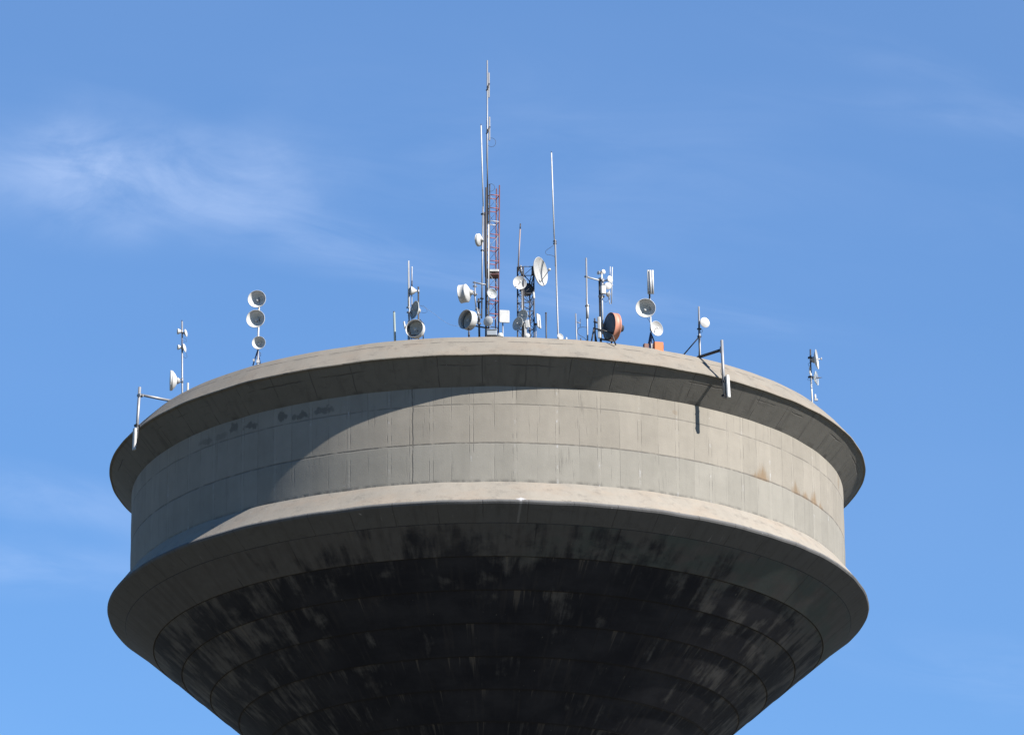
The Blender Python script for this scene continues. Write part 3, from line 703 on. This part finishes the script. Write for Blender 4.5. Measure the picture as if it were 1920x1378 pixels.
MB().tube([P(980.5, 541, Y-.25), P(982.2, 634, Y-.25)], .034, 8).build('cable_bundle', MBLK, t_)
MB().tube([P(978.5, 541, Y-.3), P(979.2, 632, Y-.3)], .02, 8).build('cable_duct', MGAL, t_)
MB().tube([P(1000.8, 500, Y-.1), P(1000.4, 516, Y-.12)], .07, 8).build('bracket', MDK, t_)
mast('whip_antenna', 'bare brown pole rising from the dark lattice frame', 'antenna', (975.5, 419.5), (971.2, 503), Y-.05, 2.5, painted('brown_pole', (.20, .15, .14), .5, .2, .3), plate=False) if 0 else None
t_ = thing('whip_antenna', 'bare brown pole rising from the dark lattice frame', 'antenna', P(971.3, 506, Y-.08))
MB().tube([P(971.3, 510, Y-.08), P(975.3, 430, Y-.08)], .023, 10).build('pole', painted('brown_pole', (.20, .16, .15), .5, .2, .3), t_)
MB().tube([P(975.2, 431, Y-.08), P(975.8, 419.5, Y-.08)], .021, 10).build('tip', MDK, t_)
dish('dish_antenna', 'white dish facing the viewer, on the left side of the dark lattice frame', 974.6, 530.3, Y-.36, 25.5, 10, 0, depth=.14, to=(979, 531), group=GD, back=.1)
t_ = dish('dish_antenna', 'biggest white open dish, turned right at the dark lattice frame', 1013.8, 509.2, Y-.1, 54, 61, 0, depth=.12, mr=MWD, to=(1001, 509), group=GD, feed=False)
D = mpx(54); A = aim(58); c_ = P(1013.8, 509.2, Y-.1)
MB().lathe([(1e-4, 0), (D*.035, 0), (D*.045, D*.05), (D*.045, D*.09), (1e-4, D*.10)], c_+A*D*.30, A, 18).build('feed', MW, t_)
fa = MB(); sd = A.cross(Z).normalized()
for v in (Z*-.93*D*.42, ): fa.tube([c_+v*1.0-A*D*.02, c_+v*.55+A*D*.16, c_+A*D*.36], .012, 8)
fa.build('feed_arm', MGAL, t_)
drum('drum_dish_antenna', 'black backed drum inside the dark lattice frame', 988.2, 542.0, Y+.12, 23, 12, 0, depth=.14, shroud=.3, front=MCAVE, feed=False, mr=MDK, ms=MDK, group=GD)
drum('dish_antenna', 'grey dish low in the dark lattice frame, upper of a grey pair', 979.6, 592.4, Y-.42, 24, -38, 0, depth=.2, mr=MGR, mi=MWD, to=(982, 593), back=.15, group=GD)
drum('dish_antenna', 'grey dish near the roof, lower of the pair in the dark frame', 970.6, 607.0, Y-.45, 26, -44, 4, depth=.22, mr=MGR, mi=MWD, to=(981, 607), back=.15, group=GD)
panel('radio_box', 'small tilted white box low on the dark lattice frame', (988.0, 600.5), (989.4, 614.5), Y-.45, 8, .06, -8, MW, 'radio box', to=[(982.5, 607)])
panel('radio_box', 'pale upright radio box standing in the dark lattice frame near the roof', (984.2, 607), (985.2, 633), Y-.42, 5, .07, 0, MWD, 'radio box')
disc('small_dish_antenna', 'tiny white dish on the roof under the dark lattice frame', 989.3, 629.0, Y-.45, 9, 15, 0, .5, MW)
t_ = panel('small_panel_antenna', 'white slanted panel right of the dark lattice frame', (1009.0, 589.5), (1011.0, 614.5), Y-.1, 14, .05, 64, MW, to=[(1004.8, 608)])
mast('panel_pole', 'thin pale pole holding the slanted panel by the dark frame', 'pole', (1004.6, 606), (1005.2, 636), Y-.05, 2.2, MGAL)
panel('radio_box', 'small white box behind the right leg of the dark lattice frame', (1000.3, 548), (1001.4, 559.5), Y-.2, 4, .05, 30, MWD, 'radio box')
mast('roof_post', 'thin dark post between the dark frame and the right whip', 'post', (1023.7, 586.5), (1024.3, 634), Yrim(1024), 2.9, MDK, [('cap', [(1023.7, 588), (1023.7, 586)], 3.4, MDK)])

# --- whip right of centre
Y = Yrim(1046)
t_ = mast('whip_antenna', 'long white whip on a grey pole right of the dark lattice frame', 'antenna', (1040.9, 450), (1046.7, 634), Y, 3.1, MGAL, [('radome', [(1033.9, 287), (1039.4, 452)], 2.5, MW), ('tip', [(1033.9, 288), (1033.8, 284)], 1.3, MDK), ('cable', [(1040, 455, -.05), (1041.2, 500, -.04)], 1.3, MDK)])
clamp(P(1040.3, 453, Y), Z, .03, t_, MDK); clamp(P(1040.6, 457, Y), Z, .03, t_, MDK)
wire(t_, [P(x, y, Y-.05) for x, y in ((1039.5, 459), (1034, 463), (1027, 467.5), (1023.2, 471), (1022.8, 475), (1026, 478), (1033, 478.5), (1038.5, 480.5), (1041.5, 484))], .7)
dish('small_dish_antenna', 'tiny white dish on the roof edge at the foot of the right whip', 1050.8, 631.0, Y-.15, 12, 30, 10, depth=.2, to=(1047, 632))
k = MB(); k.tube([P(1062.2, 639, Yrim(1062)), P(1061.8, 633, Yrim(1062))], .03, 8); tag(k.build('roof_stub', MW), 'tiny white stub on the roof edge right of the tiny dish', 'stub')

# --- right cluster with the orange drum
Y = Yrim(1100)
t_ = mast('whip_antenna', 'short thin pole with a side arm left of the sleeved pole', 'antenna', (1079.5, 588), (1081.3, 641), Y, 2.4, MGAL, [('arm', [(1081, 604), (1088.6, 606)], 1.8, MGAL), ('element', [(1088.1, 598), (1087.8, 613)], 1.0, MDK)])
wire(t_, [P(x, y, Y) for x, y in ((1100, 614), (1092, 613.2), (1085, 615), (1082.6, 620), (1083.6, 626), (1089, 630), (1095, 633), (1099.5, 637.5), (1101, 640))], .9)
k = MB(); k.tube([P(1088.8, 640.5, Y), P(1089, 634, Y)], .02, 8); tag(k.build('roof_stub', MDK), 'tiny dark stub between the two thin poles at right', 'stub')
t_ = mast('antenna_mast', 'tall grey pole with a white sleeve, joined by an arm to the twin pole', 'mast', (1099.1, 484), (1101.7, 641), Y, 3.2, MGAL, [('sleeve', [(1101.9, 571), (1101.9, 597)], 4.2, MW), ('cable_run', [(1099.3, 560, -.05), (1099.6, 598, -.05)], 1.6, MDK), ('arm', [(1097, 519), (1123, 525.4)], 3.0, MW)])
clamp(P(1099.7, 519, Y), Z, .035, t_); clamp(P(1101.2, 574, Y), Z, .035, t_, MDK)
Y2 = Yrim(1127)
t_ = mast('antenna_mast', 'thick twin dark and white pole left of the orange drum', 'mast', (1124.2, 523), (1126.6, 643), Y2+.04, 4.6, MDK, [('white_tube', [(1128.2, 512, -.05), (1130.2, 626, -.05)], 3.0, MW), ('cable_bundle', [(1123, 524), (1125, 552), (1125.3, 600)], 2.2, MBLK)])
for (x, y) in ((1127, 524), (1127.6, 556), (1129, 617)): clamp(P(x, y, Y2), Z, .05, t_)
disc('small_dish_antenna', 'tiny white horn facing left at the top of the twin pole', 1121.8, 511.5, Y2, 8, -50, 0, .6, MW, (1127.8, 512))
disc('small_dish_antenna', 'tiny white horn facing right at the top of the twin pole', 1132.2, 509.5, Y2, 9, 40, 0, .6, MW, (1128, 512))
disc('small_dish_antenna', 'upper of two white round dishes right of the twin pole top', 1144.4, 524.0, Y2-.05, 14.5, 46, 0, .5, MW, (1130, 527))
disc('small_dish_antenna', 'lower of two white round dishes right of the twin pole top', 1139.8, 536.2, Y2-.15, 14, 14, 0, .5, MW, (1129.5, 534))
t_ = panel('radio_box', 'pale grey radio box on the twin pole below the two round dishes', (1130.8, 536.5), (1131.2, 551), Y2-.2, 10, .10, 20, MGR, 'radio box', to=[(1128.5, 544)])
disc('horn_antenna', 'white horn pointing down right under the two round dishes', 1141.0, 552.5, Y2-.1, 9.5, 40, -35, .9, MWD, (1131, 545), None, .4)
t_ = thing('dipole_antenna', 'pair of thin upright white rods right of the twin pole', 'antenna', P(1146, 535, Y2+.1))
MB().tube([P(1144.1, 500, Y2+.1), P(1143.7, 522, Y2+.1)], .013, 8).build('rod', MW, t_); MB().tube([P(1148, 501, Y2+.1), P(1146.4, 569.5, Y2+.1)], .017, 8).build('rod', MW, t_)
MB().tube([P(1142.3, 545, Y2+.05), P(1142, 562, Y2+.05)], .022, 8).build('rod', MWD, t_); MB().tube([P(1130, 533, Y2+.1), P(1149.5, 535, Y2+.1)], .018, 8).build('arm', MWD, t_)
MB().tube([P(1146.4, 569, Y2+.1), P(1143, 570, Y2+.1), P(1142.6, 563, Y2+.06)], .012, 8).build('arm', MWD, t_)
wire(t_, [P(x, y, Y2) for x, y in ((1131, 563), (1135, 567), (1139, 565), (1142, 560))], .6)
panel('panel_antenna', 'white slanted panel antenna in front of the twin pole by the orange drum', (1123.2, 594.5), (1124.2, 634), Y2-.35, 6.2, .08, -15, MW, to=[(1126, 603), (1126.6, 626)])
drum('drum_dish_antenna', 'orange drum dish with a dark open front, facing left', 1142.3, 612.3, Y2-.20, 51, -65, 0, depth=.16, shroud=.25, mr=MCAVE, ms=MORG, front=MCAVE, feed=False, to=(1129.5, 612), back=.35, group=GD)  # dark front and bowl colour stand in for the shaded drum interior
t_ = thing('dish_stand', 'black angle iron stand holding the orange drum dish', 'stand', foot(1130, 641, Y2-.25))
for (x0, y0, x1, y1, dy) in ((1113.6, 616, 1108.4, 641, -.3), (1115, 597, 1116.4, 642, -.2), (1114, 616, 1119.5, 642, -.1), (1147.5, 626, 1154.5, 647, -.45), (1147, 626, 1146.6, 645, .1)):
    p = P(x1, y1, Y2+dy); MB().tube([P(x0, y0, Y2+dy), Vector((p.x, p.y, min(p.z, ZA-.02)))], .026, 8).build('leg', MDK, t_)
MB().tube([P(1112, 615, Y2-.4), P(1149, 624.5, Y2-.4)], .026, 8).build('rail', MDK, t_); MB().tube([P(1113, 603, Y2-.2), P(1124, 606, Y2-.2)], .03, 8).build('rail', MDK, t_); MB().tube([P(1128, 636, Y2-.3), P(1150, 640, Y2-.3)], .03, 8).build('rail', MDK, t_)

# --- pole with the triple tube antenna and two dishes
Y = Yrim(1222)
t_ = mast('antenna_mast', 'pole on a blue splayed foot under the three white tubes', 'mast', (1217.9, 548), (1222, 655), Y+.2, 3.0, MW, [('collar', [(1217.8, 546), (1218.3, 566)], 3.4, MDK), ('foot_strut', [(1220.2, 624), (1214.4, 655)], 3.2, MBLU), ('foot_strut', [(1220.3, 624), (1226.5, 640), (1222.6, 655)], 2.6, MBLU), ('foot_strut', [(1220.6, 626, -.02), (1218.8, 654, -.1)], 3.6, MBLU), ('cable', [(1214, 597), (1217, 601), (1219, 605)], .8, MDK)])
t_ = thing('tube_antenna', 'three joined white vertical tubes at the top of the right pole', 'antenna', P(1219, 551, Y+.2))
for i, (x0, x1) in enumerate(((1215.1, 1215.9), (1219.0, 1220.2), (1223.4, 1224.4))):
    mb = MB(); a, b_ = P(x0, 507, Y+.1-.04*(i == 1)), P(x1, 551, Y+.1-.04*(i == 1)); mb.tube([b_, a], mpx(4.0)/2, 14); mb.build('tube', MW, t_)
mb = MB(); mb.tube([P(1214.5, 549.3, Y+.13), P(1226.2, 549.3, Y+.13)], .03, 8); mb.build('bracket', MWD, t_)
drum('dish_antenna', 'deep white dish with a dark shaded bowl below the three white tubes', 1210.6, 577.5, Y-.02, 36, 2, 0, depth=.40, shroud=.05, inner=MGR, to=(1219, 577), back=.22, group=GD)
dish('dish_antenna', 'bright white open dish low on the right pole above the orange box', 1231.6, 615.8, Y, 28.5, 36, 0, depth=.20, to=(1220.5, 616), back=.2, group=GD)
k = MB(); k.box(P(1233.5, 652.5, Y-.15), (mpx(8.8), .03, 0), (-.03, .15, 0), (0, 0, mpx(9.5)), .15); tag(k.build('storage_box', MOR2), 'bright orange box on the roof edge beside the blue foot', 'box')
k = MB(); k.box(P(1243.2, 650.5, Y-.1), (mpx(1.3), 0, 0), (0, .04, 0), (0, 0, mpx(3))); tag(k.build('latch_box', MOR3), 'tiny brown box against the right side of the orange box', 'box')
k = MB(); k.box(P(1211, 651.0, Y-.05), (mpx(4.5), .02, 0), (-.02, .08, 0), (0, 0, mpx(6)), .15); tag(k.build('storage_box', MOR3), 'dark rusty orange box left of the blue foot', 'box')

# --- right: braced pole and outrigger over the edge
Y = Yrim(1312, .25)
t_ = mast('antenna_mast', 'braced dark and pale pole with a round white dish, at the right rim', 'mast', (1310.2, 575), (1313, 669), Y, 3.2, MGAL, [('brace', [(1311.4, 631), (1281.2, 666, .45)], 2.6, MDK), ('cable_run', [(1309.4, 577, .02), (1309.9, 630, .0), (1311.2, 668, -.03)], 1.5, MDK), ('brace', [(1312.5, 632, -.02), (1310.5, 667, -.06)], 2.0, MDK), ('cable_loop', [(1313, 616), (1316, 617.5), (1317, 621), (1315.5, 624), (1313, 622)], .8, MDK)])
clamp(P(1311, 617, Y), Z, .035, t_, MDK); clamp(P(1311.3, 631, Y), Z, .035, t_, MDK)
disc('dish_antenna', 'round white domed dish on the braced pole at the right rim', 1322.0, 604.6, Y-.15, 20.5, 26, 0, .5, MW, (1311, 604), GD, .26)
th0 = rim_theta(1311.5, RA); bs = Vector(((RA-.10)*math.sin(th0), -(RA-.10)*math.cos(th0), ZA+.03)); rad = Vector((math.sin(th0+R(11)), -math.cos(th0+R(11)), 0))
tip = bs+rad*reach(1352.5, ZA+.03); tip.z = ZA+.03; Y = tip.y
t_ = thing('antenna_outrigger', 'dark arm and pale pole held out past the rim at right', 'antenna bracket', bs)
MB().tube([bs, tip], .05, 10).build('arm', MDK, t_); MB().tube([P(1353.3, 638, Y-.07), P(1358.2, 748, Y-.07)], .05, 12).build('pole', MGAL, t_)
MB().box(tip, (.05, 0, 0), (0, .06, 0), (0, 0, .09)).build('end_plate', MGAL, t_)
MB().tube([P(1357.0, 706, Y-.03), P(1358.8, 748.5, Y-.03)], .06, 10).build('sleeve', MDK, t_)
wire(t_, [P(x, y, Y-.1) for x, y in ((1354.6, 694), (1352, 690), (1351.6, 696), (1352.5, 702), (1355.5, 706))], 1.0)
for y in (716, 742): clamp(P(1357.6+(y-716)*.03, y, Y-.05), Z, .05, t_, MDK)
panel('panel_antenna', 'white panel antenna hanging below the rim from the right outrigger', (1363.6, 703.6), (1366.3, 745.2), Y-.12, 7.2, .10, 28, MW, to=[(1357.8, 717), (1358.5, 740)])

# --- far right mast
Y = Yrim(1521)
t_ = mast('antenna_mast', 'two-tone pole at the far right rim, dark above and white below', 'mast', (1520.2, 700), (1522.6, 748), Y, 3.6, MW, [('dark_tube', [(1519.4, 655), (1520.6, 712)], 3.0, MDK), ('cross_arm', [(1514.5, 707), (1541.5, 707.8)], 1.0, MDK), ('cable_loop', [(1519, 679), (1515.6, 682), (1516.2, 686), (1519.5, 687)], .7, MDK), ('cable_loop', [(1519, 708), (1514, 711), (1515, 713.5), (1519.5, 712)], .5, MDK)])
clamp(P(1520.2, 707, Y), Z, .045, t_, MDK); clamp(P(1519.7, 671, Y), Z, .045, t_, MDK)
panel('radio_box', 'small white upright box on the far right pole', (1518.2, 688), (1518.6, 701), Y-.08, 2.6, .05, -30, MW, 'radio box')
t_ = dish('dish_antenna', 'white dish seen edge on, facing right on the far right pole', 1532.2, 673.8, Y, 38.5, 79, 4, depth=.16, to=(1519.8, 671.5), group=GD)
# grid dish: a bowl of bars
A = aim(74, 4); D = mpx(28); c_ = P(1531.5, 709.2, Y-.02); t_ = thing('grid_dish_antenna', 'see-through wire grid dish below the edge-on dish at far right', 'dish antenna', c_)
a = A.orthogonal().normalized(); sx = A.cross(Z).normalized(); sz = sx.cross(A).normalized(); gr = MB()
def bowl(x, z): return c_+sx*x+sz*z-A*(.2*D)*(1-(x*x+z*z)/(D*D/4))
for i in range(-7, 8):
    x = i/7.5*D/2; zz = math.sqrt(max(0, D*D/4-x*x))
    gr.tube([bowl(x, -zz+2*zz*q/8) for q in range(9)], .006, 6)
for i in range(-2, 3):
    z = i/3*D/2; xx = math.sqrt(D*D/4-z*z); gr.tube([bowl(-xx+2*xx*q/8, z) for q in range(9)], .005, 6)
gr.tube([c_+(sx*math.cos(R(q*15))+sz*math.sin(R(q*15)))*D/2 for q in range(25)], .009, 6)
gr.build('grid', MGR, t_); MB().tube([c_-A*D*.45, c_+A*D*.30], .014, 8).build('feed', MDK, t_)
t_ = thing('stub_antenna', 'little white L-shaped stub on the rim at the foot of the far right pole', 'stub antenna', P(1528.5, 750, Y+.1))
MB().tube([P(1528.3, 739.5, Y+.1), P(1528.8, 751, Y+.1)], .030, 8, r2=.04).build('rod', MW, t_); MB().box(P(1530.2, 749.5, Y+.1), (.055, 0, 0), (0, .04, 0), (0, 0, .03)).build('base', MW, t_)

# ------------------------------------------------------------------ repeats of one kind share a group
GR = {'dish antenna': GD, 'mast': 'antenna masts on the tower roof', 'antenna': 'whip and dipole antennas on the tower roof', 'panel antenna': 'panel antennas on the tower roof', 'radio box': 'radio boxes on the antenna masts',
      'post': 'bare posts on the tower roof', 'box': 'small boxes on the tower roof', 'stub': 'tiny stubs on the roof edge', 'stand': 'dark dish stands', 'pole': 'short panel poles', 'antenna bracket': 'antenna brackets on the tower roof'}
for o in list(COL.objects):
    if o.parent is None and o.get('category') in GR: o['group'] = GR[o['category']]
